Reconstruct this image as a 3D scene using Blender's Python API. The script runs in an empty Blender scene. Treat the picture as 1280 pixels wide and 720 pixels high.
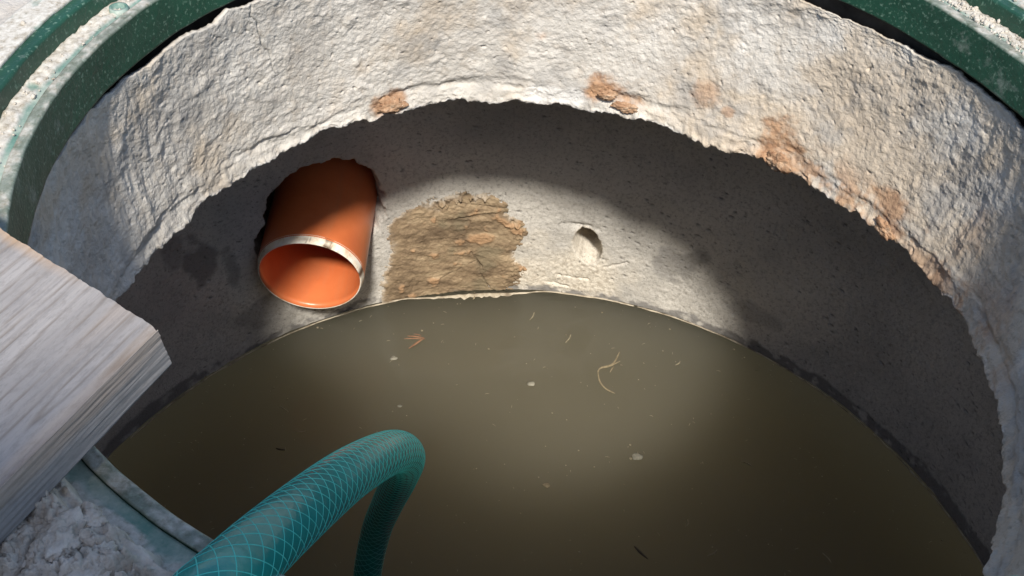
import bpy, math, random
import numpy as np
R = math.radians
S = bpy.context.scene
COL = S.collection
random.seed(7)
rng = np.random.default_rng(7)

# ------------------------------------------------------------------ camera
CAM = np.array([-0.022, -0.448, 0.3589])
PITCH, ROLL = 0.7816, 0.0463
cp, sp, cr, sr = math.cos(PITCH), math.sin(PITCH), math.cos(ROLL), math.sin(ROLL)
FWD = np.array([0, cp, -sp]); UP0 = np.array([0, sp, cp]); RT0 = np.array([1., 0, 0])
RT = cr * RT0 + sr * UP0
UP = -sr * RT0 + cr * UP0
from mathutils import Matrix
cam_d = bpy.data.cameras.new('camera')
cam_d.sensor_width = 36.0
cam_d.lens = 36.0 * 1234.14 / 1280.0
cam_d.clip_start = 0.01
cam_d.clip_end = 500
cam = bpy.data.objects.new('camera', cam_d)
COL.objects.link(cam)
M4 = Matrix(((RT[0], UP[0], -FWD[0], CAM[0]), (RT[1], UP[1], -FWD[1], CAM[1]), (RT[2], UP[2], -FWD[2], CAM[2]), (0, 0, 0, 1)))
cam.matrix_world = M4
S.camera = cam

# ------------------------------------------------------------------ sky, sun, exposure
SUN_EL, SUN_OFF = 51.5, 4.5        # degrees; the sun stands behind the viewer
W = bpy.data.worlds.new('World'); S.world = W; W.use_nodes = True
wn = W.node_tree.nodes; bg = wn['Background']
sky = wn.new('ShaderNodeTexSky'); sky.sky_type = 'NISHITA'; sky.sun_disc = False
sky.sun_elevation = R(SUN_EL); sky.sun_rotation = R(180 - SUN_OFF)
W.node_tree.links.new(sky.outputs[0], bg.inputs[0]); bg.inputs[1].default_value = 0.15
sun_d = bpy.data.lights.new('sun', 'SUN'); sun_d.energy = 4.3; sun_d.angle = R(5.5); sun_d.color = (1, .95, .87)
sun = bpy.data.objects.new('sun', sun_d); COL.objects.link(sun)
sun.rotation_euler = (R(90 - SUN_EL), 0, R(SUN_OFF))
S.view_settings.view_transform = 'Standard'; S.view_settings.look = 'None'
S.view_settings.exposure = 0.40; S.view_settings.gamma = 1; S.view_settings.use_curve_mapping = False
BX, BY = -.12, -.99               # where the added shade barrel stands
S.cycles.max_bounces = 12; S.cycles.diffuse_bounces = 8

# ------------------------------------------------------------------ numpy noise
def _hash(ix, iy, iz, seed):
    h = (ix.astype(np.int64) * 73856093) ^ (iy.astype(np.int64) * 19349663) ^ (iz.astype(np.int64) * 83492791) ^ (seed * 2654435761)
    h = (h ^ (h >> 13)) * 1274126177
    h = h ^ (h >> 16)
    return (h & 0xffff).astype(np.float32) / 32767.5 - 1.0
def noise(P, scale, seed=0):
    """gradient noise about -1..1, P (...,3) metres, scale = feature size in metres"""
    q = np.asarray(P, np.float64) / scale
    i = np.floor(q).astype(np.int64); f = (q - i).astype(np.float32)
    u = f * f * f * (f * (f * 6 - 15) + 10)
    out = 0
    for dx in (0, 1):
        wx = u[..., 0] if dx else 1 - u[..., 0]
        for dy in (0, 1):
            wy = u[..., 1] if dy else 1 - u[..., 1]
            for dz in (0, 1):
                wz = u[..., 2] if dz else 1 - u[..., 2]
                a, b, c = i[..., 0] + dx, i[..., 1] + dy, i[..., 2] + dz
                g = (_hash(a, b, c, seed) * (f[..., 0] - dx) + _hash(a, b, c, seed + 11) * (f[..., 1] - dy) + _hash(a, b, c, seed + 23) * (f[..., 2] - dz))
                out = out + g * wx * wy * wz
    return out * 1.5
def fbm(P, scale, octs=4, seed=0, gain=.5):
    o, a = 0, 1.0
    for k in range(octs):
        o = o + a * noise(P, scale / 2 ** k, seed + 31 * k); a *= gain
    return o
def sstep(a, b, x):
    t = np.clip((x - a) / (b - a), 0, 1); return t * t * (3 - 2 * t)

# ------------------------------------------------------------------ object helpers
def tag(o, label=None, cat=None, group=None, kind=None):
    if label: o['label'] = label
    if cat: o['category'] = cat
    if group: o['group'] = group
    if kind: o['kind'] = kind
    return o
def link(name, me, m, parent=None, smooth=True):
    if m: me.materials.append(m)
    if smooth: me.polygons.foreach_set('use_smooth', np.ones(len(me.polygons), bool))
    o = bpy.data.objects.new(name, me); COL.objects.link(o)
    if parent: o.parent = parent
    return o
def empty(name, loc=(0, 0, 0)):
    o = bpy.data.objects.new(name, None); COL.objects.link(o); o.location = loc; o.empty_display_size = .05
    return o
def raw_mesh(name, V, F, attrs=None):
    """V (n,3), F (k,4) or (k,3) int arrays"""
    V = np.ascontiguousarray(V, np.float32); F = np.ascontiguousarray(F, np.int32)
    me = bpy.data.meshes.new(name); n, k = F.shape
    me.vertices.add(len(V)); me.vertices.foreach_set('co', V.ravel())
    me.loops.add(n * k); me.loops.foreach_set('vertex_index', F.ravel())
    me.polygons.add(n); me.polygons.foreach_set('loop_start', np.arange(0, n * k, k, dtype=np.int32))
    try: me.polygons.foreach_set('loop_total', np.full(n, k, np.int32))
    except Exception: pass
    for an, av in (attrs or {}).items():
        a = me.attributes.new(an, 'FLOAT', 'POINT'); a.data.foreach_set('value', np.ascontiguousarray(av, np.float32).ravel())
    me.update(calc_edges=True); me.validate()
    return me
def grid_faces(n, m, wrap_u=False, wrap_v=False, flip=False):
    i = np.arange(n if wrap_u else n - 1); j = np.arange(m if wrap_v else m - 1)
    I, J = np.meshgrid(i, j, indexing='ij'); I2, J2 = (I + 1) % n, (J + 1) % m
    q = np.stack([I * m + J, I2 * m + J, I2 * m + J2, I * m + J2], -1).reshape(-1, 4)
    return q[:, ::-1] if flip else q
def grid(name, P, m, parent=None, wrap_u=False, wrap_v=False, flip=False, attrs=None, mask=None):
    n, k = P.shape[:2]; F = grid_faces(n, k, wrap_u, wrap_v, flip)
    V = P.reshape(-1, 3)
    if mask is not None:
        F = F[mask.ravel()[F].all(1)]
        used = np.unique(F); mp = np.full(len(V), -1); mp[used] = np.arange(len(used))
        F = mp[F]; V = V[used]
        attrs = {a: np.asarray(v).ravel()[used] for a, v in (attrs or {}).items()}
    return link(name, raw_mesh(name, V, F, attrs), m, parent)
def frames(P):
    T = np.gradient(P, axis=0); T /= np.linalg.norm(T, axis=1)[:, None]
    N = np.zeros_like(P); a = np.cross(T[0], [0, 0, 1.]); 
    if np.linalg.norm(a) < .1: a = np.cross(T[0], [1., 0, 0])
    N[0] = a / np.linalg.norm(a)
    for i in range(1, len(P)):
        a = N[i - 1] - T[i] * (N[i - 1] @ T[i]); N[i] = a / np.linalg.norm(a)
    return T, N, np.cross(T, N)
def spline(C, n):
    C = np.asarray(C, float); C = np.vstack([2 * C[0] - C[1], C, 2 * C[-1] - C[-2]])
    out = []
    segs = len(C) - 3
    for t in np.linspace(0, segs - 1e-6, n):
        i = int(t); f = t - i; a, b, c, d = C[i:i + 4]
        out.append(.5 * (2 * b + (c - a) * f + (2 * a - 5 * b + 4 * c - d) * f * f + (3 * b - a - 3 * c + d) * f ** 3))
    return np.array(out)
def tube_vf(P, rad, k, base=0):
    T, N, B = frames(P); rad = np.broadcast_to(rad, (len(P),))
    a = np.linspace(0, 2 * np.pi, k, endpoint=False)
    V = P[:, None] + rad[:, None, None] * (np.cos(a)[None, :, None] * N[:, None] + np.sin(a)[None, :, None] * B[:, None])
    return V.reshape(-1, 3), grid_faces(len(P), k, False, True, True) + base
def join(parts):
    V, F, n = [], [], 0
    for v, f in parts: V.append(v); F.append(f + n); n += len(v)
    return np.concatenate(V), np.concatenate(F)
def ico(sub=2):
    import bmesh
    bm = bmesh.new(); bmesh.ops.create_icosphere(bm, subdivisions=sub, radius=1)
    bm.verts.ensure_lookup_table()
    V = np.array([v.co[:] for v in bm.verts]); F = np.array([[v.index for v in f.verts] for f in bm.faces]); bm.free()
    return V, F
ICO1, ICO2, ICO3, ICO4 = ico(1), ico(2), ico(3), ico(5)
def pol(th, r, z):
    return np.stack([np.sin(th) * r, np.cos(th) * r, np.broadcast_to(z, np.shape(th + r))], -1)

# ------------------------------------------------------------------ materials
def mat(name, rough=.8, spec=.3):
    m = bpy.data.materials.new(name); m.use_nodes = True
    b = m.node_tree.nodes['Principled BSDF']; b.inputs['Roughness'].default_value = rough
    b.inputs['Specular IOR Level'].default_value = spec
    return m, m.node_tree.nodes, m.node_tree.links, b
def N(ns, t, **kw):
    n = ns.new(t)
    for k, v in kw.items(): setattr(n, k, v)
    return n
def tex(ns, ls, scale, detail=4, rough=.6, stretch=None, dist=0.0):
    tc = N(ns, 'ShaderNodeTexCoord'); src = tc.outputs['Object']
    if stretch:
        mp = N(ns, 'ShaderNodeMapping'); mp.inputs['Scale'].default_value = stretch; ls.new(src, mp.inputs[0]); src = mp.outputs[0]
    t = N(ns, 'ShaderNodeTexNoise'); t.inputs['Scale'].default_value = scale; t.inputs['Detail'].default_value = detail
    t.inputs['Roughness'].default_value = rough; t.inputs['Distortion'].default_value = dist
    ls.new(src, t.inputs['Vector']); return t.outputs['Fac']
def ramp(ns, ls, fac, stops):
    r = N(ns, 'ShaderNodeValToRGB'); e = r.color_ramp.elements
    while len(e) < len(stops): e.new(.5)
    for q, (p, c) in zip(e, stops): q.position = p; q.color = (*c, 1) if len(c) == 3 else c
    ls.new(fac, r.inputs[0]); return r.outputs[0]
def g(v): return (v, v, v)
def mix(ns, ls, fac, a, b):
    m = N(ns, 'ShaderNodeMix', data_type='RGBA')
    if isinstance(fac, (int, float)): m.inputs[0].default_value = fac
    else: ls.new(fac, m.inputs[0])
    for s, v in ((6, a), (7, b)):
        if isinstance(v, tuple): m.inputs[s].default_value = (*v, 1)
        else: ls.new(v, m.inputs[s])
    return m.outputs[2]
def mul(ns, ls, a, b):
    m = N(ns, 'ShaderNodeMath', operation='MULTIPLY')
    for s, v in ((0, a), (1, b)):
        if isinstance(v, (int, float)): m.inputs[s].default_value = v
        else: ls.new(v, m.inputs[s])
    return m.outputs[0]
def attr(ns, name): 
    a = N(ns, 'ShaderNodeAttribute', attribute_name=name); return a.outputs['Fac']
def bump(ns, ls, b, h, dist, strength=1.0):
    n = N(ns, 'ShaderNodeBump'); n.inputs['Distance'].default_value = dist; n.inputs['Strength'].default_value = strength
    ls.new(h, n.inputs['Height']); ls.new(n.outputs[0], b.inputs['Normal'])

# whitewashed neck plaster
m_neck, ns, ls, b = mat('limewashed_plaster', .9, .15)
c = ramp(ns, ls, tex(ns, ls, 14, 5, .6), [(.32, (.44, .405, .355)), (.52, (.56, .525, .465)), (.72, (.66, .625, .565))])
c = mix(ns, ls, mul(ns, ls, ramp(ns, ls, tex(ns, ls, 90, 3, .7), [(.50, g(0)), (.68, g(1))]), .45), c, (.40, .34, .27))
c = mix(ns, ls, attr(ns, 'tan'), c, (.50, .39, .265))
c = mix(ns, ls, attr(ns, 'grey'), c, (.34, .325, .30))
c = mix(ns, ls, attr(ns, 'rust'), c, ramp(ns, ls, tex(ns, ls, 160, 3), [(.35, (.27, .14, .07)), (.65, (.46, .28, .16))]))
c = mix(ns, ls, attr(ns, 'white'), c, (.80, .79, .76))
ls.new(c, b.inputs['Base Color']); bump(ns, ls, b, tex(ns, ls, 700, 3, .6), .0009)

# chamber wall concrete
m_wall, ns, ls, b = mat('chamber_concrete', .85, .25)
c = ramp(ns, ls, tex(ns, ls, 7, 6, .62), [(.34, (.43, .41, .375)), (.5, (.54, .51, .46)), (.68, (.62, .585, .525))])
c = mix(ns, ls, mul(ns, ls, ramp(ns, ls, tex(ns, ls, 220, 3, .7), [(.50, g(0)), (.66, g(1))]), .55), c, (.27, .25, .22))
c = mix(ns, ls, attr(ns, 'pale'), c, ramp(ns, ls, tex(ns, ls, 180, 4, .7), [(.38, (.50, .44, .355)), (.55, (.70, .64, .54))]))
c = mix(ns, ls, attr(ns, 'wet'), c, (.20, .19, .18))
c = mix(ns, ls, mul(ns, ls, ramp(ns, ls, tex(ns, ls, 330, 3, .7, (1, 1, 1.8)), [(.60, g(0)), (.66, g(1))]), .6), c, (.13, .12, .11))
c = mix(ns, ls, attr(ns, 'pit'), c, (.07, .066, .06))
ls.new(c, b.inputs['Base Color']); bump(ns, ls, b, tex(ns, ls, 420, 4, .65), .0011)

# clay-brown patch
m_patch, ns, ls, b = mat('clay_mortar', .8, .25)
c = ramp(ns, ls, tex(ns, ls, 26, 5, .65, (1, 1, 2.2)), [(.36, (.15, .105, .065)), (.5, (.27, .195, .120)), (.64, (.38, .285, .18))])
c = mix(ns, ls, attr(ns, 'grey'), c, (.20, .165, .105))
c = mix(ns, ls, attr(ns, 'pink'), c, (.40, .245, .135))
c = mix(ns, ls, attr(ns, 'edge'), c, (.50, .44, .36))
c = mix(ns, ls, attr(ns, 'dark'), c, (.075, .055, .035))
ls.new(c, b.inputs['Base Color']); bump(ns, ls, b, tex(ns, ls, 380, 4, .6), .001)

m_crust, ns, ls, b = mat('lime_crust', .8)
ls.new(ramp(ns, ls, tex(ns, ls, 60, 4), [(.35, (.20, .16, .11)), (.6, (.46, .40, .30))]), b.inputs['Base Color'])

m_clod, ns, ls, b = mat('rusty_clay_clod', .9, .1)
ls.new(ramp(ns, ls, tex(ns, ls, 130, 5, .65), [(.32, (.23, .125, .07)), (.52, (.39, .245, .15)), (.7, (.54, .41, .29))]), b.inputs['Base Color'])
bump(ns, ls, b, tex(ns, ls, 500, 3), .001)

# green plastic frame
def green(name, base, dust_lo, dust_hi, rough=.45):
    m, ns, ls, b = mat(name, rough, .4)
    c = ramp(ns, ls, tex(ns, ls, 20, 4), [(.3, tuple(x * .75 for x in base)), (.7, tuple(x * 1.25 for x in base))])
    sp_ = ramp(ns, ls, tex(ns, ls, 420, 2, .5), [(.59, g(0)), (.70, g(1))])
    c = mix(ns, ls, mul(ns, ls, sp_, .40), c, (.22, .33, .25))
    film = ramp(ns, ls, tex(ns, ls, 30, 6, .7), [(dust_lo, g(0)), (dust_hi, g(1))])
    c = mix(ns, ls, film, c, (.46, .48, .42))
    c = mix(ns, ls, attr(ns, 'dust'), c, ramp(ns, ls, tex(ns, ls, 240, 5, .7), [(.34, (.30, .26, .20)), (.5, (.48, .445, .385)), (.66, (.60, .57, .51))]))
    ls.new(c, b.inputs['Base Color']); bump(ns, ls, b, tex(ns, ls, 300, 4), .0005)
    return m
m_green = green('green_plastic', (.013, .060, .036), .60, .95)
m_green_dusty = green('dusty_green_plastic', (.10, .20, .165), .40, .72, .6)

# orange pvc
m_pipe, ns, ls, b = mat('orange_pvc', .34, .5)
c = ramp(ns, ls, tex(ns, ls, 12, 4), [(.3, (.54, .130, .042)), (.7, (.68, .19, .065))])
c = mix(ns, ls, mul(ns, ls, ramp(ns, ls, tex(ns, ls, 40, 5, .7, (1, .12, 1)), [(.5, g(0)), (.8, g(1))]), .35), c, (.42, .22, .12))
ls.new(c, b.inputs['Base Color']); bump(ns, ls, b, tex(ns, ls, 60, 3), .0004)
m_bevel, ns, ls, b = mat('chalky_pvc_edge', .8)
c = ramp(ns, ls, tex(ns, ls, 55, 5, .7), [(.33, (.52, .32, .18)), (.46, (.80, .69, .54)), (.60, (.86, .80, .70))])
c = mix(ns, ls, attr(ns, 'grime'), c, (.12, .07, .04))
ls.new(c, b.inputs['Base Color']); bump(ns, ls, b, tex(ns, ls, 400, 3), .0006)

# hose
m_hose, ns, ls, b = mat('teal_hose_pvc', .2, .35)
c = ramp(ns, ls, tex(ns, ls, 30, 4), [(.3, (.007, .165, .140)), (.7, (.012, .215, .185))])
c = mix(ns, ls, mul(ns, ls, ramp(ns, ls, tex(ns, ls, 60, 6, .75), [(.55, g(0)), (.8, g(1))]), .16), c, (.16, .22, .18))
ls.new(c, b.inputs['Base Color']); b.inputs['Coat Weight'].default_value = .0; b.inputs['Coat Roughness'].default_value = .25
bump(ns, ls, b, tex(ns, ls, 220, 3), .0003)
m_braid, ns, ls, b = mat('braid_thread', .5, .4)
b.inputs['Base Color'].default_value = (.05, .46, .38, 1)

# weathered plank
m_wood, ns, ls, b = mat('weathered_wood', .85, .2)
c = ramp(ns, ls, tex(ns, ls, 45, 6, .7, (1, .04, .6)), [(.30, (.225, .208, .197)), (.5, (.275, .257, .246)), (.70, (.325, .304, .29))])
c = mix(ns, ls, mul(ns, ls, ramp(ns, ls, tex(ns, ls, 260, 4, .7, (1, .03, 1)), [(.5, g(0)), (.66, g(1))]), .45), c, (.21, .185, .165))
c = mix(ns, ls, attr(ns, 'groove'), c, (.17, .145, .125))
c = mix(ns, ls, mul(ns, ls, ramp(ns, ls, tex(ns, ls, 520, 4, .75, (1, .35, 1)), [(.48, g(0)), (.66, g(1))]), .38), c, (.15, .135, .125))
c = mix(ns, ls, mul(ns, ls, ramp(ns, ls, tex(ns, ls, 38, 5, .7), [(.5, g(0)), (.72, g(1))]), .35), c, (.19, .18, .18))
c = mix(ns, ls, attr(ns, 'brown'), c, (.42, .27, .15))
ls.new(c, b.inputs['Base Color']); bump(ns, ls, b, tex(ns, ls, 500, 4, .6, (1, .05, 1)), .0006)

# mortar lumps, ground, sand
m_lump, ns, ls, b = mat('crumbly_mortar', .95, .1)
c = ramp(ns, ls, tex(ns, ls, 45, 5, .65), [(.33, (.33, .29, .235)), (.5, (.50, .45, .38)), (.68, (.61, .56, .485))])
ls.new(c, b.inputs['Base Color']); bump(ns, ls, b, tex(ns, ls, 420, 4, .65), .0013)
m_ground, ns, ls, b = mat('dry_sandy_ground', .95, .1)
c = ramp(ns, ls, tex(ns, ls, 9, 7, .65), [(.32, (.36, .33, .29)), (.5, (.49, .455, .41)), (.68, (.58, .55, .505))])
c = mix(ns, ls, mul(ns, ls, ramp(ns, ls, tex(ns, ls, 150, 4, .7), [(.5, g(0)), (.7, g(1))]), .35), c, (.38, .33, .28))
ls.new(c, b.inputs['Base Color']); bump(ns, ls, b, tex(ns, ls, 260, 5, .7), .002)
m_soil, ns, ls, b = mat('dark_soil', 1.0, .05)
ls.new(ramp(ns, ls, tex(ns, ls, 60, 5), [(.3, (.03, .026, .022)), (.7, (.07, .06, .05))]), b.inputs['Base Color'])

# muddy water: cloudy body with a glossy skin
m_water, ns, ls, b = mat('muddy_water', .04, .5)
b.inputs['IOR'].default_value = 1.33
b.inputs['Base Color'].default_value = (.155, .134, .088, 1)
b.inputs['Subsurface Weight'].default_value = 1.0
b.inputs['Subsurface Radius'].default_value = (1.0, .92, .75)
b.inputs['Subsurface Scale'].default_value = 2.2
bump(ns, ls, b, tex(ns, ls, 14, 2), .0006)

def flat(name, col, rough=.8):
    m, ns, ls, b = mat(name, rough, .2)
    ls.new(ramp(ns, ls, tex(ns, ls, 200, 3), [(.3, tuple(x * .7 for x in col)), (.7, tuple(min(1, x * 1.2) for x in col))]), b.inputs['Base Color'])
    return m
m_straw = flat('pale_straw', (.30, .25, .16))
m_leafbit = flat('pale_leaf', (.28, .26, .20))
m_redsprig = flat('reddish_sprig', (.24, .13, .075))
m_twig = flat('dry_twig', (.27, .215, .13))
m_darktwig = flat('dark_twig', (.09, .07, .05))

# ------------------------------------------------------------------ the setting: ground
WATER_Z = -.6186
FX, FY = .0102, .0088              # the frame sits a little off the shaft's axis
def ring_sheet(rs, n, zf):
    th = np.linspace(0, 2 * np.pi, n, endpoint=False)
    T, Rr = np.meshgrid(th, rs, indexing='ij')
    P = pol(T, Rr, 0.0); P[..., 0] += FX; P[..., 1] += FY; P[..., 2] = zf(P, Rr); return P
rs = np.concatenate([np.linspace(.340, .62, 110), np.geomspace(.64, 120, 60)])
def gz(P, r):
    n_ = fbm(P, .05, 5, 5, .55) * .0035 * np.exp(-np.maximum(r - .6, 0) * 2)
    return .0385 + n_ * sstep(.345, .37, r) - .0045 * sstep(.36, .345, r) + np.clip(r - 1, 0, 100) * 0.0 + fbm(P, .5, 3, 9) * .02 * sstep(.6, 2, r)
Pg = ring_sheet(rs, 900, gz)
tag(grid('ground', Pg, m_ground, wrap_u=True, flip=True), kind='structure')

# ------------------------------------------------------------------ chamber wall (lower concrete ring)
RW = .5361
def cam_cyl(px, py, rad):          # where a sight line meets the round wall (used once, to read off fixed places)
    d = FWD + (px - 640) / 1234.14 * RT - (py - 360) / 1234.14 * UP
    a = d[0] ** 2 + d[1] ** 2; bb = 2 * (CAM[0] * d[0] + CAM[1] * d[1]); c_ = CAM[0] ** 2 + CAM[1] ** 2 - rad ** 2
    t = (-bb + math.sqrt(bb * bb - 4 * a * c_)) / (2 * a); q = CAM + t * d
    return math.atan2(q[0], q[1]), q[2]
def in_poly(x, y, poly):
    ins = np.zeros(x.shape, bool); n = len(poly)
    for i in range(n):
        x1, y1 = poly[i]; x2, y2 = poly[(i + 1) % n]
        cnd = ((y1 > y) != (y2 > y)); xi = (x2 - x1) * (y - y1) / (y2 - y1 + 1e-12) + x1
        ins ^= cnd & (x < xi)
    return ins
def poly_dist(x, y, poly):         # signed distance, positive inside
    d = np.full(x.shape, 1e9); n = len(poly)
    for i in range(n):
        x1, y1 = poly[i]; x2, y2 = poly[(i + 1) % n]
        dx, dy = x2 - x1, y2 - y1; t = np.clip(((x - x1) * dx + (y - y1) * dy) / (dx * dx + dy * dy), 0, 1)
        d = np.minimum(d, np.hypot(x - x1 - t * dx, y - y1 - t * dy))
    return np.where(in_poly(x, y, poly), d, -d)

wall_root = empty('chamber_wall', (0, 0, WATER_Z))
tag(wall_root, 'round grey concrete chamber wall, pitted and damp, standing in brown water below the neck', 'wall')
th = np.concatenate([np.arange(R(-50), R(62), .0016 / RW), np.arange(R(62), R(118), .0028 / RW), np.arange(R(118), R(310), .008 / RW)])
zz = np.concatenate([np.linspace(-.158, -.30, 60), np.arange(-.302, -.66, -.0016), np.array([-.70, -.8, -.95, -1.05])])
T, Z = np.meshgrid(th, zz, indexing='ij')
Pw = pol(T, np.full_like(T, RW), Z)
disp = fbm(Pw, .16, 3, 41) * .002 + fbm(Pw, .022, 3, 43) * .0008 + fbm(Pw, .006, 2, 47, .6) * .00045
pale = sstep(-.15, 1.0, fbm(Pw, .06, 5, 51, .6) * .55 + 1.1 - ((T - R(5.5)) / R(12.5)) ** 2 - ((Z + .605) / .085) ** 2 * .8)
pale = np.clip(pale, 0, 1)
disp += (.35 + .65 * pale) * fbm(Pw, .005, 4, 57, .75) * .0008          # salty bloom is rougher
pit = np.zeros_like(T); wet = np.zeros_like(T)
for k in range(5200):              # air-bubble pits in the cast face
    a = R(rng.uniform(-50, 115)); z0 = rng.uniform(-.62, -.17)
    dens = noise(np.array([math.sin(a) * RW, math.cos(a) * RW, z0]), .09, 61)
    if rng.random() > .40 + .7 * dens: continue
    rr = min(.0013, .00062 * rng.lognormal(0.15, .55)); el = rng.uniform(.6, 2.6)
    i0, i1 = np.searchsorted(th, (a - 3 * rr * el / RW, a + 3 * rr * el / RW)); j = np.abs(zz - z0) < 3 * rr
    if i1 <= i0 or not j.any(): continue
    jj = np.nonzero(j)[0]; sl = np.s_[i0:i1, jj[0]:jj[-1] + 1]
    w = np.exp(-np.maximum(((T[sl] - a) * RW / (rr * el) + .3 * (Z[sl] - z0) / rr) ** 2 + ((Z[sl] - z0) / rr) ** 2 + rng.uniform(-.5, .5, T[sl].shape), 0) ** 1.5)
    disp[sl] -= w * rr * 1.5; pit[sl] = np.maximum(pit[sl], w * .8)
for (a, z0, wa, wz, s) in ((-46, -.44, 2.2, .05, .75), (-42, -.47, 1.2, .03, .6), (-49, -.40, 2, .03, .5), (21, -.525, 3.2, .035, .55), (24, -.50, 1.6, .02, .5), (33, -.56, 4, .02, .4), (-38.5, -.56, 5, .03, .5)):
    dd = ((T - R(a)) / R(wa)) ** 2 + ((Z - z0) / wz) ** 2 + fbm(Pw, .03, 4, 71) * .9
    wet = np.maximum(wet, s * sstep(1.2, .3, dd))
tide = WATER_Z + .006 + .008 * np.clip(fbm(Pw * np.array([1, 1, .4]), .03, 4, 73) + .3, 0, 2) + .010 * sstep(R(15), R(60), T)
wet = np.maximum(wet, .85 * sstep(tide + .004, tide - .001, Z) * sstep(-.25, .25, fbm(Pw, .018, 3, 77) + .35 * sstep(R(5), R(35), T)))
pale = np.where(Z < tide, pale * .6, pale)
# opening left round the pipe, and the small drilled hole
X = Pw[..., 0]
vis = (T < R(70)) | (T > R(300))
edge = fbm(Pw, .02, 4, 81) * .005
ho = np.minimum(np.hypot((X + .2550) / .0665, (Z + .440) / .0785), np.hypot(X + .2632, Z + .462) / .0672) - 1 + edge / .07
disp -= np.where(vis, .19 * sstep(.03, .0, ho), 0); pit = np.where(vis & (ho < -.01), 0, pit)
wet = np.where(vis & (ho < 0), .8, wet)
disp += np.where(vis, .0015 * np.exp(-(ho / .06) ** 2) * fbm(Pw, .008, 2, 85), 0)
h2 = np.hypot((T - R(8.2) + (Z + .527) * .25) * RW / .0185, (Z + .527) / .030) - 1 + fbm(Pw, .016, 4, 88) * .08
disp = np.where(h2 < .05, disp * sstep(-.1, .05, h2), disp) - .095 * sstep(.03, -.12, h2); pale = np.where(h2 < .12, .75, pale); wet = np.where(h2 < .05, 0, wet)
# broken arris above the hole and scratches below it
disp -= .004 * np.exp(-(((T - R(7.0)) * RW / .022) ** 2 + ((Z + .493) / .004) ** 2)) * (1 + fbm(Pw, .006, 2, 90))
for (a0, z0, a1, z1, w_, d_) in ((4.5, -.585, 9.5, -.588, .002, .004), (11, -.56, 14, -.545, .003, .003), (2, -.60, 6, -.606, .0025, .003)):
    poly = [(R(a0) * RW, z0), (R(a1) * RW, z1)]
    t_ = np.clip(((T * RW - poly[0][0]) * (poly[1][0] - poly[0][0]) + (Z - z0) * (z1 - z0)) / ((poly[1][0] - poly[0][0]) ** 2 + (z1 - z0) ** 2), 0, 1)
    dl = np.hypot(T * RW - poly[0][0] - t_ * (poly[1][0] - poly[0][0]), Z - z0 - t_ * (z1 - z0)) + fbm(Pw, .01, 2, 91) * .002
    disp -= d_ * sstep(w_, 0, dl)
Pc = pol(T, RW - disp, Z); Pc[..., 2] -= WATER_Z
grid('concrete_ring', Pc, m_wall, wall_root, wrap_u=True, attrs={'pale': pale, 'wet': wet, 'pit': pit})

# mortar patch on the wall, troweled round a plugged inlet
ta = np.arange(R(-22.6), R(.6), .0010 / RW); za = np.arange(-.436, -.634, -.0010)
T2, Z2 = np.meshgrid(ta, za, indexing='ij'); P2 = pol(T2, np.full_like(T2, RW), Z2)
px2 = T2 * RW
poly = [(R(a) * RW, z) for a, z in ((-20.6, -.50), (-19.6, -.478), (-17.2, -.462), (-14.6, -.454), (-11.6, -.446), (-9, -.446), (-6.2, -.450), (-4.0, -.462), (-2.4, -.478), (-1.2, -.515), (-1.5, -.55), (-.9, -.585), (-2.0, -.622), (-4, -.632), (-12, -.632), (-20, -.634), (-22, -.622), (-21.6, -.585), (-20.9, -.54))]
sd = poly_dist(px2, Z2, poly) + fbm(P2, .045, 4, 101, .65) * .012 + fbm(P2, .008, 4, 102, .7) * .0045
st = np.stack([px2 * .96 + Z2 * -.28, px2 * .28 + Z2 * .96, np.zeros_like(px2)], -1)     # trowel strokes run slightly up to the right
strokes = fbm(st * np.array([.16, 1, 1]), .008, 4, 103)
hgt = sstep(-.001, .018, sd) * (.0042 + fbm(P2, .05, 3, 107) * .002 + strokes * .0006 + fbm(P2, .008, 5, 109, .7) * .0010)
rim = np.exp(-((sd - .006) / .006) ** 2); hgt += rim * np.clip(fbm(P2, .020, 5, 111, .7), 0, 1) * .0022
right = sstep(-.05, -.012, px2); hgt += right * sstep(0, .004, sd) * np.clip(fbm(P2, .008, 4, 113, .65) - .1, 0, 2) * .0060
def cut(a0, z0, a1, z1, w_, d_):
    ax, bx = R(a0) * RW, R(a1) * RW
    t_ = np.clip(((px2 - ax) * (bx - ax) + (Z2 - z0) * (z1 - z0)) / ((bx - ax) ** 2 + (z1 - z0) ** 2), 0, 1)
    dl = np.hypot(px2 - ax - t_ * (bx - ax), Z2 - z0 - t_ * (z1 - z0)) + np.abs(fbm(P2, .012, 3, 117)) * .0025
    k = sstep(w_, 0, dl); return k, k * d_
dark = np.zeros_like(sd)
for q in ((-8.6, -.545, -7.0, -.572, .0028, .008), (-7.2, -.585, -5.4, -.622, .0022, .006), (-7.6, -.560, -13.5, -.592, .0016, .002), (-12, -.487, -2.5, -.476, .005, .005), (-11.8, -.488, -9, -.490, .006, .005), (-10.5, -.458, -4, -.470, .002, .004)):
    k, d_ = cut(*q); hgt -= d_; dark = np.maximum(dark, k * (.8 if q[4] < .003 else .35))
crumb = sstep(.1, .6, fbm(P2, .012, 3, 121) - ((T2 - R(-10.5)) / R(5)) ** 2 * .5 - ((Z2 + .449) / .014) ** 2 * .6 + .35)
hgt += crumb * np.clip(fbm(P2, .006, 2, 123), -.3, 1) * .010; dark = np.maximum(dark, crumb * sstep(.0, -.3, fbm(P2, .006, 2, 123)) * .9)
pink = np.maximum(sstep(1.1, .4, ((T2 - R(-7.2)) / R(2.4)) ** 2 + ((Z2 + .522) / .011) ** 2 + fbm(P2, .02, 3, 127) * .8), sstep(.25, .6, fbm(P2, .02, 3, 129) + right * .25 - .15)) * .8
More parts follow.
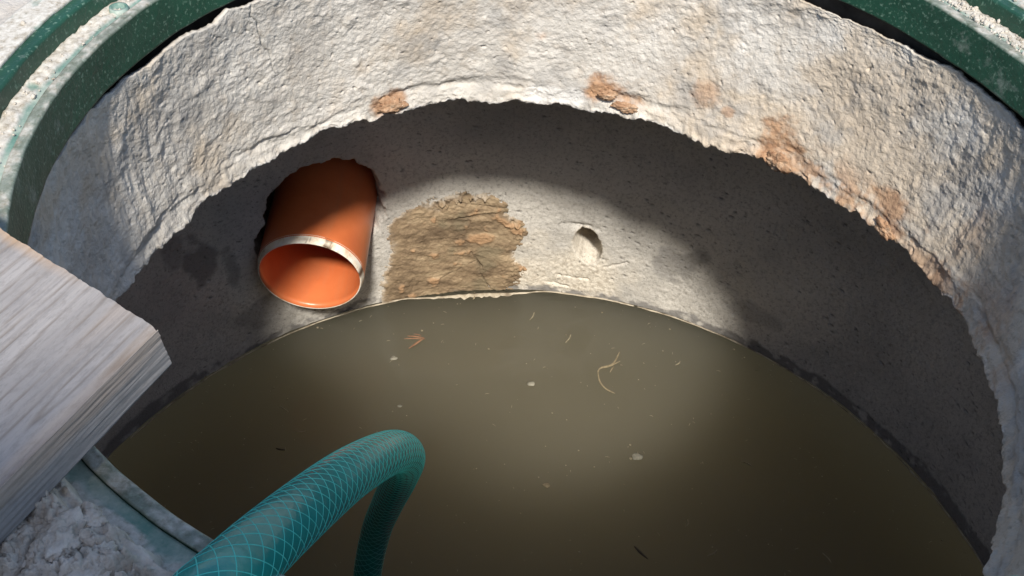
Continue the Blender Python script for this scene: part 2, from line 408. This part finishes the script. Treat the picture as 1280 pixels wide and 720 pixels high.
hgt += pink * .0025
grey = sstep(.0, .5, fbm(P2, .05, 3, 131) - ((T2 - R(-8)) / R(7)) ** 2 * .4 + .1 - np.abs(Z2 + .55) * 2) * .7
edg = np.exp(-(np.maximum(sd, 0) / .007) ** 2) * sstep(.05, .5, fbm(P2, .03, 3, 133) + .35 * sstep(-.03, -.12, px2) + .1) * .8
hgt = np.where(sd > .004, np.maximum(hgt, .0030 + .0010 * fbm(P2, .006, 3, 137) - .0022 * dark), hgt)
Pm = pol(T2, RW + .0012 - hgt, Z2); Pm[..., 2] -= WATER_Z
grid('mortar_patch', Pm, m_patch, wall_root, mask=(sd > -.0012), attrs={'grey': grey, 'pink': pink, 'edge': edg, 'dark': dark})
# thin lime crust at the water line
thc = np.arange(R(-62), R(112), .0018 / RW); wv = np.linspace(0, 1, 5)
T3, V3 = np.meshgrid(thc, wv, indexing='ij'); Pq = pol(T3, np.full_like(T3, RW), 0 * T3)
wid = .0016 + .0014 * np.clip(fbm(Pq, .03, 4, 141) + .2, 0, 1) + .009 * np.exp(-((T3 - R(-7.5)) / R(5.5)) ** 2) * (.5 + np.abs(fbm(Pq, .018, 3, 143)))
thick = np.sin(V3 * np.pi) * (.0010 + .0012 * np.exp(-((T3 - R(-7.5)) / R(5.5)) ** 2)) * (1.2 + fbm(Pq, .01, 2, 145))
gap = noise(Pq, .02, 147) > -.42
Pl = pol(T3, RW + .002 - .004 - wid * V3 - .007 * np.exp(-((T3 - R(-8)) / R(9)) ** 6), 0 * T3 + .0006 + thick)
grid('lime_crust', Pl, m_crust, wall_root, mask=gap)

# ------------------------------------------------------------------ water
th = np.linspace(0, 2 * np.pi, 256, endpoint=False)
rows = [(0.0001, 0), (.2, 0), (.4, 0), (.54, 0), (.60, 0), (.60, -.42), (.0001, -.42)]
Pwt = np.stack([pol(th, np.full_like(th, r), WATER_Z + z) for r, z in rows], 1)
tag(grid('water', Pwt, m_water, wrap_u=True, flip=True), kind='structure')

# ------------------------------------------------------------------ concrete neck
NZ = -.1493
lipT = np.radians([-180, -140, -100, -81.6, -72.4, -59, -49.1, -38.7, -28.9, -10.9, 1.2, 16.6, 31.3, 42.5, 55.1, 65.5, 76.5, 87.3, 96.5, 106.4, 117.2, 140, 180])
lipR = np.array([.300, .300, .302, .3029, .3012, .305, .3073, .3076, .3065, .3109, .3017, .2955, .292, .2990, .3003, .3086, .311, .3056, .3055, .3022, .2994, .300, .300])
neck_root = empty('manhole_neck', (0, 0, 0))
tag(neck_root, 'rough whitewashed concrete neck with a ragged lower lip, sunlit above the dark chamber', 'manhole')
th = np.concatenate([np.arange(R(-112), R(130), .00085 / .30), np.arange(R(130), R(248), .005 / .30)])
prof = []                                                         # (v, z, outward offset from the face)
prof += [(-.5, -.040, .12), (-.4, -.036, .03), (-.3, -.030, .011), (-.2, -.014, .0075), (-.1, -.0065, .004)]
nface = 172
for k in range(nface): v = k / (nface - 1); prof.append((v, -.006 + v * (NZ + .006), 0))
prof += [(1.02, NZ - .001, .002), (1.04, NZ - .0015, .006), (1.06, NZ - .001, .014), (1.1, NZ - .002, .03), (1.2, NZ - .006, .10), (1.3, NZ - .012, .27)]
pv, pz, po = (np.array(x) for x in zip(*prof))
T, V = np.meshgrid(th, pv, indexing='ij'); Zb = np.broadcast_to(pz, T.shape).copy(); O = np.broadcast_to(po, T.shape)
Tm = (T + np.pi) % (2 * np.pi) - np.pi
rl = np.interp(Tm, lipT, lipR)
rtop = .3062 + .0118 * np.sin(Tm)
vv = np.clip(V, 0, 1); rb = rtop + (rl - rtop) * vv ** 1.4 + .004 * np.sin(np.pi * vv)
Pn = pol(T, rb, Zb)
flatP = Pn * np.array([1, 1, 1.0])
ridge = 1 - np.abs(noise(flatP, .016, 201)) * 2
calm = .35 + .9 * sstep(-.45, .45, fbm(flatP, .055, 3, 209))
d = fbm(flatP, .06, 3, 203) * .0022 + calm * (ridge * .0004 + fbm(flatP, .011, 4, 205, .62) * .00068) + fbm(flatP, .004, 4, 207, .7) * .00055 - np.clip(noise(flatP, .0035, 208) - .52, 0, 1) * .0050
chips = np.clip(noise(flatP, .011, 211) - .30, 0, 1); d += chips * .0022
streak = fbm(flatP * np.array([1, 1, .22]), .010, 3, 213)
side = sstep(R(40), R(80), np.abs(Tm)); d = d * (1 - .25 * side) + streak * side * .0013
# layered creases just above the lip
lay = np.exp(-((vv - .90) / .06) ** 2); d -= lay * (.0045 * np.clip(fbm(flatP * np.array([.35, .35, 1.3]), .02, 3, 217) + .1, -.2, 1))
d += np.exp(-((vv - .985) / .018) ** 2) * (.0010 + .003 * fbm(flatP, .016, 4, 219, .65)) * (1 - .5 * side)
# the fine crack at upper left
ck = np.interp(Zb, [-.14, -.08, -.05, -.03, -.012], [R(-46), R(-44.5), R(-46), R(-47.5), R(-48)]) + fbm(flatP, .02, 3, 221) * .015
crk = sstep(.0011, .0, np.abs(Tm - ck) * .3) * (Zb > -.075) * (V >= 0) * (V <= 1); d -= crk * .0016
inface = sstep(-.05, .01, V) * sstep(1.07, 1.0, V)
edge_n = sstep(.93, 1.0, V) * (fbm(Pn * np.array([1, 1, 0]), .034, 6, 223, .62) * .0050 + np.clip(noise(Pn * np.array([1, 1, 0]), .006, 229), 0, 1) * .003)
top_n = sstep(.12, -.02, V) * sstep(-.5, -.2, V) * (fbm(Pn * np.array([1, 1, 0]), .035, 5, 227, .62) * .0034 - .001 - .005 * np.exp(-((Tm - R(46)) / R(9)) ** 2))
rn = rb + O - d * inface
Zn = Zb - edge_n + top_n * (V < .13) + np.where(V > 1, 0, 0)
PnF = pol(T, rn, Zn)
def blot(lst, seed):
    o = np.zeros_like(T)
    for (a, z, wa, wz, s) in lst:
        o = np.maximum(o, s * sstep(1.9, .1, ((Tm - R(a)) / R(wa)) ** 2 + ((Zb - z) / wz) ** 2 + fbm(Pn, .024, 5, seed, .65) * 1.3))
    return o
d += 0
rust = blot([(-26.3, -.138, 2.4, .011, .9), (10.2, -.128, 3.0, .011, .95), (14.5, -.135, 3.5, .006, .8), (26.5, -.111, 2.6, .010, .55), (31, -.118, 1.2, .004, .6), (40.5, -.130, 3.0, .020, .9), (43, -.145, 3, .008, .8), (59.5, -.128, 3.4, .013, .8), (63, -.142, 3, .008, .7), (70, -.145, 5, .008, .55), (-1, -.085, 1.0, .004, .5), (74, -.10, 2, .02, .35), (84, -.12, 4, .02, .3)], 231)
rust = np.maximum(rust, .75 * sstep(.1, .7, fbm(Pn, .028, 5, 233, .65) + .34) * sstep(R(30), R(48), Tm) * sstep(R(100), R(80), Tm) * sstep(-.108 - .012 * fbm(Pn, .04, 3, 234), -.138, Zb))
tan = np.clip(sstep(.05, .9, fbm(Pn, .08, 5, 235, .6) + .6 * sstep(R(0), R(50), Tm) + .55 * sstep(-.09, -.145, Zb) * sstep(R(0), R(30), Tm)), 0, 1) * .55
grey = np.clip(sstep(.1, .9, fbm(Pn, .05, 5, 237, .62) + .5 * lay + .12 * sstep(R(20), R(70), Tm)), 0, 1) * .65 + crk * .6
white = np.clip(sstep(.975, 1.0, V) * sstep(-.1, .3, fbm(Pn, .03, 3, 239) - .2 * sstep(R(25), R(60), Tm)) + blot([(1.0, -.143, 3.0, .009, .9), (4.5, -.14, 2, .007, .8)], 241), 0, 1) * .45
grid('neck_plaster', PnF, m_neck, neck_root, wrap_u=True, attrs={'rust': rust, 'tan': tan, 'grey': np.clip(grey, 0, 1), 'white': white})

def blob(name, center, axes_, size, seed, m, parent=None, amp=.35, src=ICO3, scl=.55):
    V, F = src; V = V * (1 + amp * fbm(V + seed * 7.1, scl, 4, seed, .55)[:, None] + .10 * fbm(V + seed * 3.3, .22, 4, seed + 5, .7)[:, None])
    A = np.array(axes_); V = (V * np.array(size)) @ A
    c_ = np.array(center)
    return V, F, c_
def put(name, V, F, c_, m, parent=None, smooth=True):
    o = link(name, raw_mesh(name, V, F), m, parent, smooth); o.location = c_; return o
for k, (a, z, s) in enumerate(((-26.2, -.1405, (.0115, .003, .007)), (10.4, -.131, (.008, .0022, .005)), (13.8, -.1395, (.010, .0025, .005)), (41.5, -.144, (.010, .003, .008)), (61.5, -.145, (.009, .003, .006)))):
    ar = R(a); r = np.interp(ar, lipT, lipR) - .001
    V, F, c_ = blob('clay_clod', (math.sin(ar) * r, math.cos(ar) * r, z), [(math.cos(ar), -math.sin(ar), 0), (math.sin(ar), math.cos(ar), 0), (0, 0, 1)], s, k + 3, m_clod, amp=.55, src=ICO4 if k < 8 else ICO3, scl=.8)
    put('clay_clod', V, F, c_, m_clod, neck_root)

# dark packing soil seen in the gap behind the frame
th = np.linspace(0, 2 * np.pi, 300, endpoint=False); rr_ = np.linspace(.3165, .42, 24)
T, Rr = np.meshgrid(th, rr_, indexing='ij'); P = pol(T, Rr, 0 * T)
P[..., 2] = -.034 + fbm(P, .03, 3, 251) * .002 + sstep(.318, .334, Rr) * .056; P[..., 0] += .0118 * sstep(.33, .318, Rr)
tag(grid('packing_soil', P, m_soil, wrap_u=True), kind='structure')

# ------------------------------------------------------------------ green manhole frame
frame_root = empty('manhole_surround', (FX, FY, 0))
tag(frame_root, 'stepped green plastic manhole frame, dusty on its ledges, ringing the top of the opening', 'surround')
WARP = (np.radians([-180, -140, -100, -80, -55, 0, 45, 60, 78, 105, 125, 150, 180]), np.array([0, 0, -.001, 0, .003, .003, .003, -.001, .003, .008, .014, .014, 0]))   # the rim is a little out of round
kk = np.linspace(-np.pi, np.pi, 361); WARP = (kk, np.convolve(np.pad(np.interp(kk, *WARP), 12, 'wrap'), np.hanning(27)[1:-1] / np.hanning(27).sum(), 'valid'))
def lathe(name, pts, m, n=900, amp=.0004, dust=None, sub=3):
    pts = [np.array(q) for q in pts]; dense = []
    for i in range(len(pts)):
        a, b_ = pts[i], pts[(i + 1) % len(pts)]
        k = max(1, int(np.linalg.norm(b_ - a) / .0010)) if sub else 1
        dense += [a + (b_ - a) * t / k for t in range(k)]
    dense = np.array(dense); th = np.linspace(0, 2 * np.pi, n, endpoint=False)
    T, I = np.meshgrid(th, np.arange(len(dense)), indexing='ij')
    Rr, Zz = dense[I, 0], dense[I, 1]; P = pol(T, Rr, 0 * T); P[..., 2] = Zz
    dd = fbm(P, .03, 4, hash(name) % 1 + 261) * amp
    wp = np.interp((T + np.pi) % (2 * np.pi) - np.pi, *WARP)
    P = pol(T, Rr + wp + dd, 0 * T); P[..., 2] = Zz + dd * .7
    at = {'dust': np.zeros_like(T)}
    if dust is not None:
        at['dust'], dz = dust(T, Rr, Zz, P); P[..., 2] += dz
    return grid(name, P, m, frame_root, wrap_u=True, wrap_v=True, attrs=at)
def d_inner(T, r, z, P):
    Tm = (T + np.pi) % (2 * np.pi) - np.pi
    near = sstep(R(110), R(130), np.abs(Tm))
    k = sstep(.0285, .0305, z) * (.35 + .45 * sstep(-.2, .5, fbm(P * np.array([1, 1, 1]), .014, 5, 271, .65)))
    return np.clip(k * (1 - .10 * near), 0, 1), 0 * z
lathe('inner_rim', [(.2998, 0), (.2994, .0295), (.3002, .0305), (.3062, .0305), (.3066, .002)], m_green, dust=d_inner)
def d_ledge(T, r, z, P):
    Tm = (T + np.pi) % (2 * np.pi) - np.pi
    near = sstep(R(105), R(125), np.abs(Tm)) * .55
    top = sstep(.0275, .0285, z)
    n1 = fbm(P, .016, 5, 281, .6)
    k = top * sstep(-.35, .25, n1 + .9 - .75 * near - 1.6 * sstep(.0100, .0, (r - .3065)) * (1 + .7 * n1))
    pile = k * (.0012 + .0014 * np.clip(fbm(P, .006, 3, 283, .6), -.5, 1.2)) * (1 - near)
    return np.clip(k, 0, 1), np.clip(pile, 0, .004)
lathe('ledge', [(.3066, .020), (.3066, .0288), (.3215, .0288), (.3215, .020)], m_green_dusty, dust=d_ledge)
def d_outer(T, r, z, P):
    k = sstep(.0415, .0428, z) * (.35 + .6 * sstep(-.1, .3, fbm(P, .03, 4, 287)))
    return np.clip(k, 0, 1), 0 * z
lathe('outer_rim', [(.3215, .0195), (.3215, .0405), (.3225, .0415), (.3305, .0415), (.3305, .0195)], m_green, dust=d_outer)
def d_fl(T, r, z, P):
    Tm = (T + np.pi) % (2 * np.pi) - np.pi
    k = sstep(.040, .041, z) * sstep(-.3, .3, fbm(P, .02, 5, 291, .6) + .55 * sstep(R(40), R(-20), Tm) - .1)
    return np.clip(k, 0, 1), k * .0015
lathe('flange', [(.3306, .030), (.3306, .0418), (.3520, .0418), (.3520, .030)], m_green_dusty, dust=d_fl)
def small_ring(name, c_, r0, r1, h, m, parent):
    a = np.linspace(0, 2 * np.pi, 28, endpoint=False)
    prof = [(r0 * .4, h * .3), (r0, h * .3), (r0 * 1.04, h), (r1 * .95, h), (r1, 0)]
    P = np.stack([np.stack([np.cos(a) * r, np.sin(a) * r, 0 * a + z], -1) for r, z in prof], 1)
    o = grid(name, P, m, parent, wrap_u=True, attrs={'dust': 0 * P[..., 0]}); o.location = c_; return o
small_ring('bolt_boss', (-.283 - FX, .121 - FY, .0290), .0042, .0062, .0030, m_green_dusty, frame_root)
small_ring('bolt_boss', (.318 * math.sin(R(150)), .314 * math.cos(R(150)), .0290), .0042, .0062, .0030, m_green_dusty, frame_root)
# grains of sand and crumbs lying on the ledge
parts = []
for k in range(1100):
    a = R(rng.uniform(-130, 130)) if rng.random() < .6 else R(rng.uniform(50, 78)); r = rng.uniform(.306, .3212) if rng.random() < .8 else rng.uniform(.331, .35)
    z = .0296 if r < .325 else .0425; s = .0007 * rng.lognormal(0, .45)
    V, F = ICO1; parts.append((V * s * rng.uniform(.6, 1.3, 3) + np.array([math.sin(a) * r, math.cos(a) * r, z + s * .6]), F))
V, F = join(parts); o = link('sand_grain', raw_mesh('sand_grain', V, F), m_lump, frame_root, False); o['kind'] = 'stuff'

# ------------------------------------------------------------------ orange drain pipe
pipe_root = empty('drain_pipe', (-.265, .3942, -.4747))
tag(pipe_root, 'orange plastic drain pipe jutting out of the ragged wall opening above the water', 'pipe')
ti = .1; az = .0106
PA = np.array([math.sin(az) * math.cos(ti), -math.cos(az) * math.cos(ti), -math.sin(ti)])
PU = np.cross(PA, [0, 0, 1.]); PU /= np.linalg.norm(PU); PW = np.cross(PU, PA)
def pipe_part(name, prof, m, close=True, at=None, n=160):
    a = np.linspace(0, 2 * np.pi, n, endpoint=False)
    P = np.stack([(np.cos(a)[:, None] * PU + np.sin(a)[:, None] * PW) * r + PA * s for r, s in prof], 1)
    A = np.broadcast_to(a[:, None], P.shape[:2])
    P = P + PA * 0.0
    at_ = {k: f(A, P) for k, f in (at or {}).items()}
    return grid(name, P, m, pipe_root, wrap_u=True, wrap_v=close, flip=True, attrs=at_)
RP = .0641
ss = np.linspace(-.0105, -.24, 40)
pipe_part('pipe_body', [(RP, s) for s in ss] + [(RP - .0042, s) for s in ss[::-1]] + [(RP - .0042, -.0005)] + [(RP - .0022, -.0035)], m_pipe)
def grime(A, P):
    return np.clip(sstep(.05, .35, fbm(P, .008, 3, 301)) * sstep(.5, .1, np.abs(A - R(108))) + sstep(.15, .02, np.abs(A - R(172))), 0, 1)
pv_ = [(RP + .0001, -.0112), (RP - .0002, -.0100), (RP - .0015, -.0050), (RP - .0026, -.0006), (RP - .0033, .0001), (RP - .0041, -.0003)]
pipe_part('chalky_bevel', pv_, m_bevel, close=False, at={'grime': grime}, n=260)

# ------------------------------------------------------------------ green hose
hose_root = empty('garden_hose', (-.1151, -.2761, .0423))
tag(hose_root, 'teal braided garden hose bending over the frame down into the muddy water', 'hose')
hc = [(-.185, -.62, .052), (-.160, -.47, .062), (-.1350, -.36, .064), (-.1236, -.3074, .0570), (-.1151, -.2761, .0410), (-.1072, -.2265, .0), (-.0986, -.1613, -.062), (-.0902, -.0946, -.1368), (-.0888, -.0558, -.197), (-.1003, -.0198, -.2743), (-.1184, .0099, -.358), (-.1343, .0249, -.428), (-.147, .0218, -.5022), (-.1539, .0015, -.5936), (-.156, -.02, -.72)]
HP = spline(hc, 400); L = np.concatenate([[0], np.cumsum(np.linalg.norm(np.diff(HP, axis=0), axis=1))])
HP = np.stack([np.interp(np.linspace(0, L[-1], 420), L, HP[:, i]) for i in range(3)], -1)
RH = .0132
V, F = tube_vf(HP, RH, 110); HO = np.array(hose_root.location)
link('hose_body', raw_mesh('hose_body', V - HO, F), m_hose, hose_root)
T_, N_, B_ = frames(HP); s_ = np.linspace(0, L[-1], 420); parts = []
sf = np.linspace(0, L[-1], 1300)
fi = lambda A: np.stack([np.interp(sf, s_, A[:, i]) for i in range(3)], -1)
Hf, Nf, Bf = fi(HP), fi(N_), fi(B_)
for sg in (1, -1):
    for k in range(10):
        ph = sg * sf / (RH * 1.10) + 2 * np.pi * k / 10
        C_ = Hf + (RH - .00010) * (np.cos(ph)[:, None] * Nf + np.sin(ph)[:, None] * Bf)
        parts.append(tube_vf(C_, .00027, 5))
V, F = join(parts); o = link('braid_thread', raw_mesh('braid_thread', V - HO, F), m_braid, hose_root); o['kind'] = 'stuff'

# ------------------------------------------------------------------ weathered plank lying over the frame
plank_root = empty('wooden_plank', (-.158, -.193, .0525)); plank_root.rotation_euler = (0, 0, math.atan2(.392, -.920))
tag(plank_root, 'weathered grey wooden plank with a rough sawn end lying across the rim', 'plank')
D = np.array([-.392, -.920]); D /= np.linalg.norm(D)              # along the grain, away from the sawn end
E_ = np.array([-.842, .540]); E_ /= np.linalg.norm(E_)            # along the sawn end
LEN, WID, THK = .62, .17, .0225
# closed profile across the width, swept along the grain
prof = []
nt = 190
for k in range(nt): prof.append((k / (nt - 1) * WID, THK, 0))
for k in range(1, 22): prof.append((WID, THK * (1 - k / 22), 1))
for k in range(40): prof.append((WID * (1 - k / 39), 0, 2))
for k in range(1, 34): prof.append((0, THK * k / 34, 3))
pu, pz, pk = (np.array(x) for x in zip(*prof))
sl = np.concatenate([np.linspace(0, .012, 14), np.linspace(.0135, .22, 140), np.linspace(.23, LEN, 60)])
Sg, I = np.meshgrid(sl, np.arange(len(prof)), indexing='ij')
U, Zp, K = pu[I], pz[I], pk[I]
Q = np.stack([U + fbm(np.stack([Sg * .15, U * 0, Sg * 0], -1), .03, 2, 311) * .001, Sg * .06, Zp], -1)
gl = np.abs(noise(Q * np.array([1, 1, .3]), .0075, 313)); groove = sstep(.10, .0, gl) * (K == 0)
fine = fbm(Q, .0022, 3, 315)
Zp = Zp - (groove * .0004) * (K == 0) + np.where(K == 0, fine * .00025 + fbm(Q, .02, 2, 317) * .00015, 0)
bev = sstep(.004, 0, U) * (K == 0); Zp = Zp - bev * .0018
U2 = U - np.where(K == 3, 1, 0) * (fine * .0004 + fbm(np.stack([Sg, U, Zp], -1) * np.array([.2, 1, 1]), .02, 3, 319) * .0005) + bev * .0006
# chipped corner and ragged saw cut
S2 = Sg + sstep(.012, 0, Sg) * (fbm(np.stack([U, Zp, Zp * 0], -1), .005, 3, 321) * .0005) + np.clip(1 - Sg / .25, 0, 1) * (-.17 * U + -.0015 * sstep(.9, .0, Zp / THK))
top0 = np.array([0., 0.])
PX = U2; PY = S2
brown = np.clip(sstep(.006, .0, Sg) * sstep(.03, .09, U) + .35 * sstep(.2, .5, fbm(Q, .03, 3, 323)), 0, 1) * .6
Pp = np.stack([PX, PY, Zp], -1)
grid('plank_board', Pp, m_wood, plank_root, wrap_v=True, attrs={'groove': groove * .8, 'brown': brown})
# sawn end faces close the board
def cap(i, flip, name):
    rowt = Pp[i, :nt]; bot = Pp[i, nt + 21:nt + 61][::-1]
    bt = np.stack([np.interp(np.linspace(0, 1, nt), np.linspace(0, 1, 40), bot[:, c]) for c in range(3)], -1)
    w = np.linspace(0, 1, 12)[None, :, None]; P = rowt[:, None] * (1 - w) + bt[:, None] * w
    return grid(name, P, m_wood, plank_root, flip=flip, attrs={'groove': 0 * P[..., 0] + .2 * (noise(P, .004, 331) > .2), 'brown': 0 * P[..., 0] + .35})
cap(0, False, 'sawn_end'); cap(-1, True, 'sawn_end')

# ------------------------------------------------------------------ mortar bed and broken lumps by the plank
ta = np.linspace(R(-178), R(-118), 420); ra = np.linspace(.310, .46, 190)
T, Rr = np.meshgrid(ta, ra, indexing='ij'); P = pol(T, Rr, 0 * T)
cell = rng.uniform([-.26, -.46], [.0, -.2], (150, 2))
qx, qy = P[..., 0] + fbm(P, .02, 3, 351) * .006, P[..., 1] + fbm(P, .02, 3, 353) * .006
dd = np.sort(np.hypot(qx[..., None] - cell[:, 0], qy[..., None] - cell[:, 1]), axis=-1)[..., :2]
crack = sstep(.0045, .0005, dd[..., 1] - dd[..., 0])
ed = sstep(.3170, .3225, Rr + fbm(P, .02, 4, 355) * .004) * sstep(.46, .43, Rr) * sstep(R(-178), R(-172), T) * sstep(R(-118), R(-124), T)
hb = .0285 + ed * (.0215 + fbm(P, .04, 4, 357) * .0035 + fbm(P, .009, 6, 359, .8) * .0036 - crack * .011 * sstep(-.5, .2, fbm(P, .03, 2, 361)) + sstep(.014, 0, dd[..., 0]) * .002)
hb = np.where(ed > .6, np.maximum(hb, .0428 + .0012 * noise(P, .005, 367)), hb); hb = np.where(ed < .02, .012, hb); P[..., 2] = hb; P[..., 0] += FX; P[..., 1] += FY
o = grid('mortar_bed', P, m_lump, flip=True)
tag(o, 'cracked pinkish grey mortar bed packed around the near rim, beside the plank', 'mortar')

LUMP = [(-.1764, -.2700, .0150, 'largest broken mortar lump, in the middle of the rubble between plank and rim'),
        (-.1890, -.2720, .0120, 'mortar lump tucked against the lower edge of the plank side'),
        (-.1615, -.2795, .0125, 'mortar lump nearest the hose, at the lower edge of the view'),
        (-.1705, -.2600, .0090, 'small mortar lump where the plank meets the dusty rim'),
        (-.1760, -.2850, .0105, 'mortar lump at the lower edge of the view, below the largest lump')]
for k, (x, y, s, lab) in enumerate(LUMP):
    a = rng.uniform(0, 6.28); ca, sa = math.cos(a), math.sin(a)
    V, F, c_ = blob('mortar_lump', (x, y, .0450 + s * .10), [(ca, sa, 0), (-sa, ca, 0), (0, 0, 1)], (s * .72, s * .58, s * .42), 340 + k, m_lump, amp=.5, src=ICO4, scl=.9)
    tag(put('mortar_lump', V, F, c_, m_lump), lab, 'mortar lump', 'broken mortar lumps by the plank')

# ------------------------------------------------------------------ things floating on the water
ZF = WATER_Z + .0008
def ribbon(pts, w, zlift=.0006, th_=.0006):
    P = spline([(x, y, 0) for x, y in pts], max(6, 5 * len(pts))); n = len(P)
    rad = w * (.35 + .65 * np.sin(np.linspace(.15, np.pi - .1, n)))
    P[:, 2] = zlift + .0008 * np.sin(np.linspace(0, 3, n)); return tube_vf(P, rad, 6)
def chip(rad, seed, flatn=.12, src=ICO2):
    V, F = src; V = V * (1 + .5 * fbm(V * np.array([1, 1, .2]) + seed, .9, 3, seed)[:, None]); return V * np.array([rad, rad * .75, rad * flatn]), F
def floater(name, x, y, vf, m, lab, cat, group=None):
    o = put(name, vf[0], vf[1], (x, y, ZF), m); return tag(o, lab, cat, group)
floater('leaf_fragment', .1386, .2584, chip(.0075, 3), m_leafbit, 'largest pale leaf fragment, alone on the open water right of the hose tip', 'leaf')
floater('leaf_fragment', .0083, .3641, chip(.0050, 5), m_leafbit, 'pale leaf fragment on the water below the brown patch and left of the forked twig', 'leaf')
floater('leaf_fragment', -.172, .3966, chip(.0048, 8), m_leafbit, 'small pale leaf fragment on the water just left of the reddish sprig', 'leaf')
floater('leaf_fragment', .029, .2113, chip(.0044, 12), m_twig, 'brownish leaf fragment halfway between hose tip and largest leaf fragment', 'leaf')
floater('leaf_fragment', -.1548, .3182, chip(.0030, 13), m_leafbit, 'tiny pale leaf fragment on the water close above the hose tip', 'leaf')
floater('forked_twig', .0942, .3908, join([ribbon([(.030, .034), (.020, .012), (.004, .004), (0, -.003)], .0013), ribbon([(.030, .018), (.016, .008), (.004, .004)], .0011), ribbon([(0, 0), (.002, -.018), (.009, -.030), (.021, -.037)], .0011), ribbon([(.021, .008), (.016, -.002)], .0009)]), m_twig, 'curled forked dry twig floating right of centre below the drilled hole', 'twig')
floater('reddish_sprig', -.146, .4277, join([ribbon([(.010, .006), (-.012, .008)], .0011), ribbon([(.010, .006), (.002, -.004), (-.008, -.014)], .0016), ribbon([(.012, .004), (-.016, .003)], .0009), ribbon([(.006, .010), (-.004, .012)], .0008)]), m_redsprig, 'small reddish three bladed sprig floating below the brown patch', 'sprig')
straws = [(.0071, .4829, 1.2, .016, 'straw bit nearest the white crust line, straight below the patch edge'), (.0561, .4447, 1.1, .017, 'straw bit floating above and left of the forked twig'), (.2695, .2552, -.5, .013, 'pale straw bit far right on the darker water'), (.1891, .1683, 1.2, .011, 'thin straw bit low on the water, right of the largest leaf fragment'), (.2143, .1319, .6, .015, 'straw bit at the lower edge of the view, right of the dark twig'), (.3421, .1325, -1.0, .014, 'rightmost thin straw bit on the dark lower water'), (-.2971, .3048, -.6, .016, 'pale curved straw bit on the dark water far left of the hose tip'), (-.2712, .2719, .1, .014, 'flat lying straw bit on the dark water left of the hose'), (-.0746, .513, 1.3, .007, 'short straw bit touching the water just under the lime crust'), (.2, .41, .8, .010, 'straw bit on the water near the wall, right of the forked twig')]
for (x, y, a, l, lab) in straws:
    floater('straw_bit', x, y, ribbon([(-l / 2 * math.cos(a), -l / 2 * math.sin(a)), (.0012, -.001), (l / 2 * math.cos(a), l / 2 * math.sin(a))], .0008), m_straw, lab, 'straw', 'straw bits on the water')
floater('dark_twig', .1338, .1277, ribbon([(-.006, .008), (0, 0), (.008, -.007)], .0015), m_darktwig, 'short dark twig floating at the lower edge, below the largest leaf fragment', 'twig')
floater('dark_twig', -.2899, .2436, ribbon([(-.005, .002), (0, 0), (.006, 0)], .0013), m_darktwig, 'short dark twig on the water left of the hose', 'twig')
parts = []
for k in range(900):               # dust-fine specks
    a = rng.uniform(0, 6.283); r = .52 * math.sqrt(rng.random()) if k % 5 else rng.uniform(.500, .531); s = .0006 * rng.lognormal(0, .5)
    x, y = r * math.cos(a), r * math.sin(a)
    if rng.random() < .35:
        l = rng.uniform(.002, .006); b_ = rng.uniform(0, 6.28); v, f = ribbon([(x, y), (x + l * math.cos(b_), y + l * math.sin(b_))], .00035)
        v = v + np.array([0, 0, ZF]); f = np.concatenate([f[:, :3], f[:, [0, 2, 3]]]); parts.append((v, f))
    else: V, F = ICO1; parts.append((V * s * np.array([1, 1, .3]) + np.array([x, y, ZF]), F))
V, F = join(parts); tag(link('floating_specks', raw_mesh('floating_specks', V, F), m_straw), 'pale dust and grass specks scattered over the muddy water', 'debris', kind='stuff')

# ------------------------------------------------------------------ unseen barrel added to cast the viewer's own shadow over the near rim
bar = empty('shade_barrel', (BX, BY, .038))
tag(bar, 'unseen blue barrel added behind the viewer to shade the near rim', 'barrel')
m_bar, ns, ls, b = mat('shade_barrel_plastic', .45, .4)
ls.new(ramp(ns, ls, tex(ns, ls, 5, 4), [(.3, (.012, .05, .16)), (.7, (.02, .075, .22))]), b.inputs['Base Color'])
def bl(name, prof, loc=(0, 0, 0), n=96):
    a = np.linspace(0, 2 * np.pi, n, endpoint=False)
    P = np.stack([np.stack([np.cos(a) * r, np.sin(a) * r, 0 * a + z], -1) for r, z in prof], 1)
    o = grid(name, P, m_bar, bar, wrap_u=True); o.location = loc; return o
bl('shade_barrel_body', [(.001, 0), (.225, 0), (.247, .010), (.259, .04), (.261, .22), (.261, .48), (.259, .66), (.247, .692), (.236, .702), (.225, .692), (.001, .690)])
for z in (.23, .47): bl('shade_barrel_hoop', [(.260, z - .016), (.272, z - .007), (.272, z + .007), (.260, z + .016)])
for x in (-.13, .13): bl('shade_barrel_bung', [(.034, .688), (.034, .708), (.029, .712), (.024, .706), (.001, .706)], (x, 0, 0), 32)
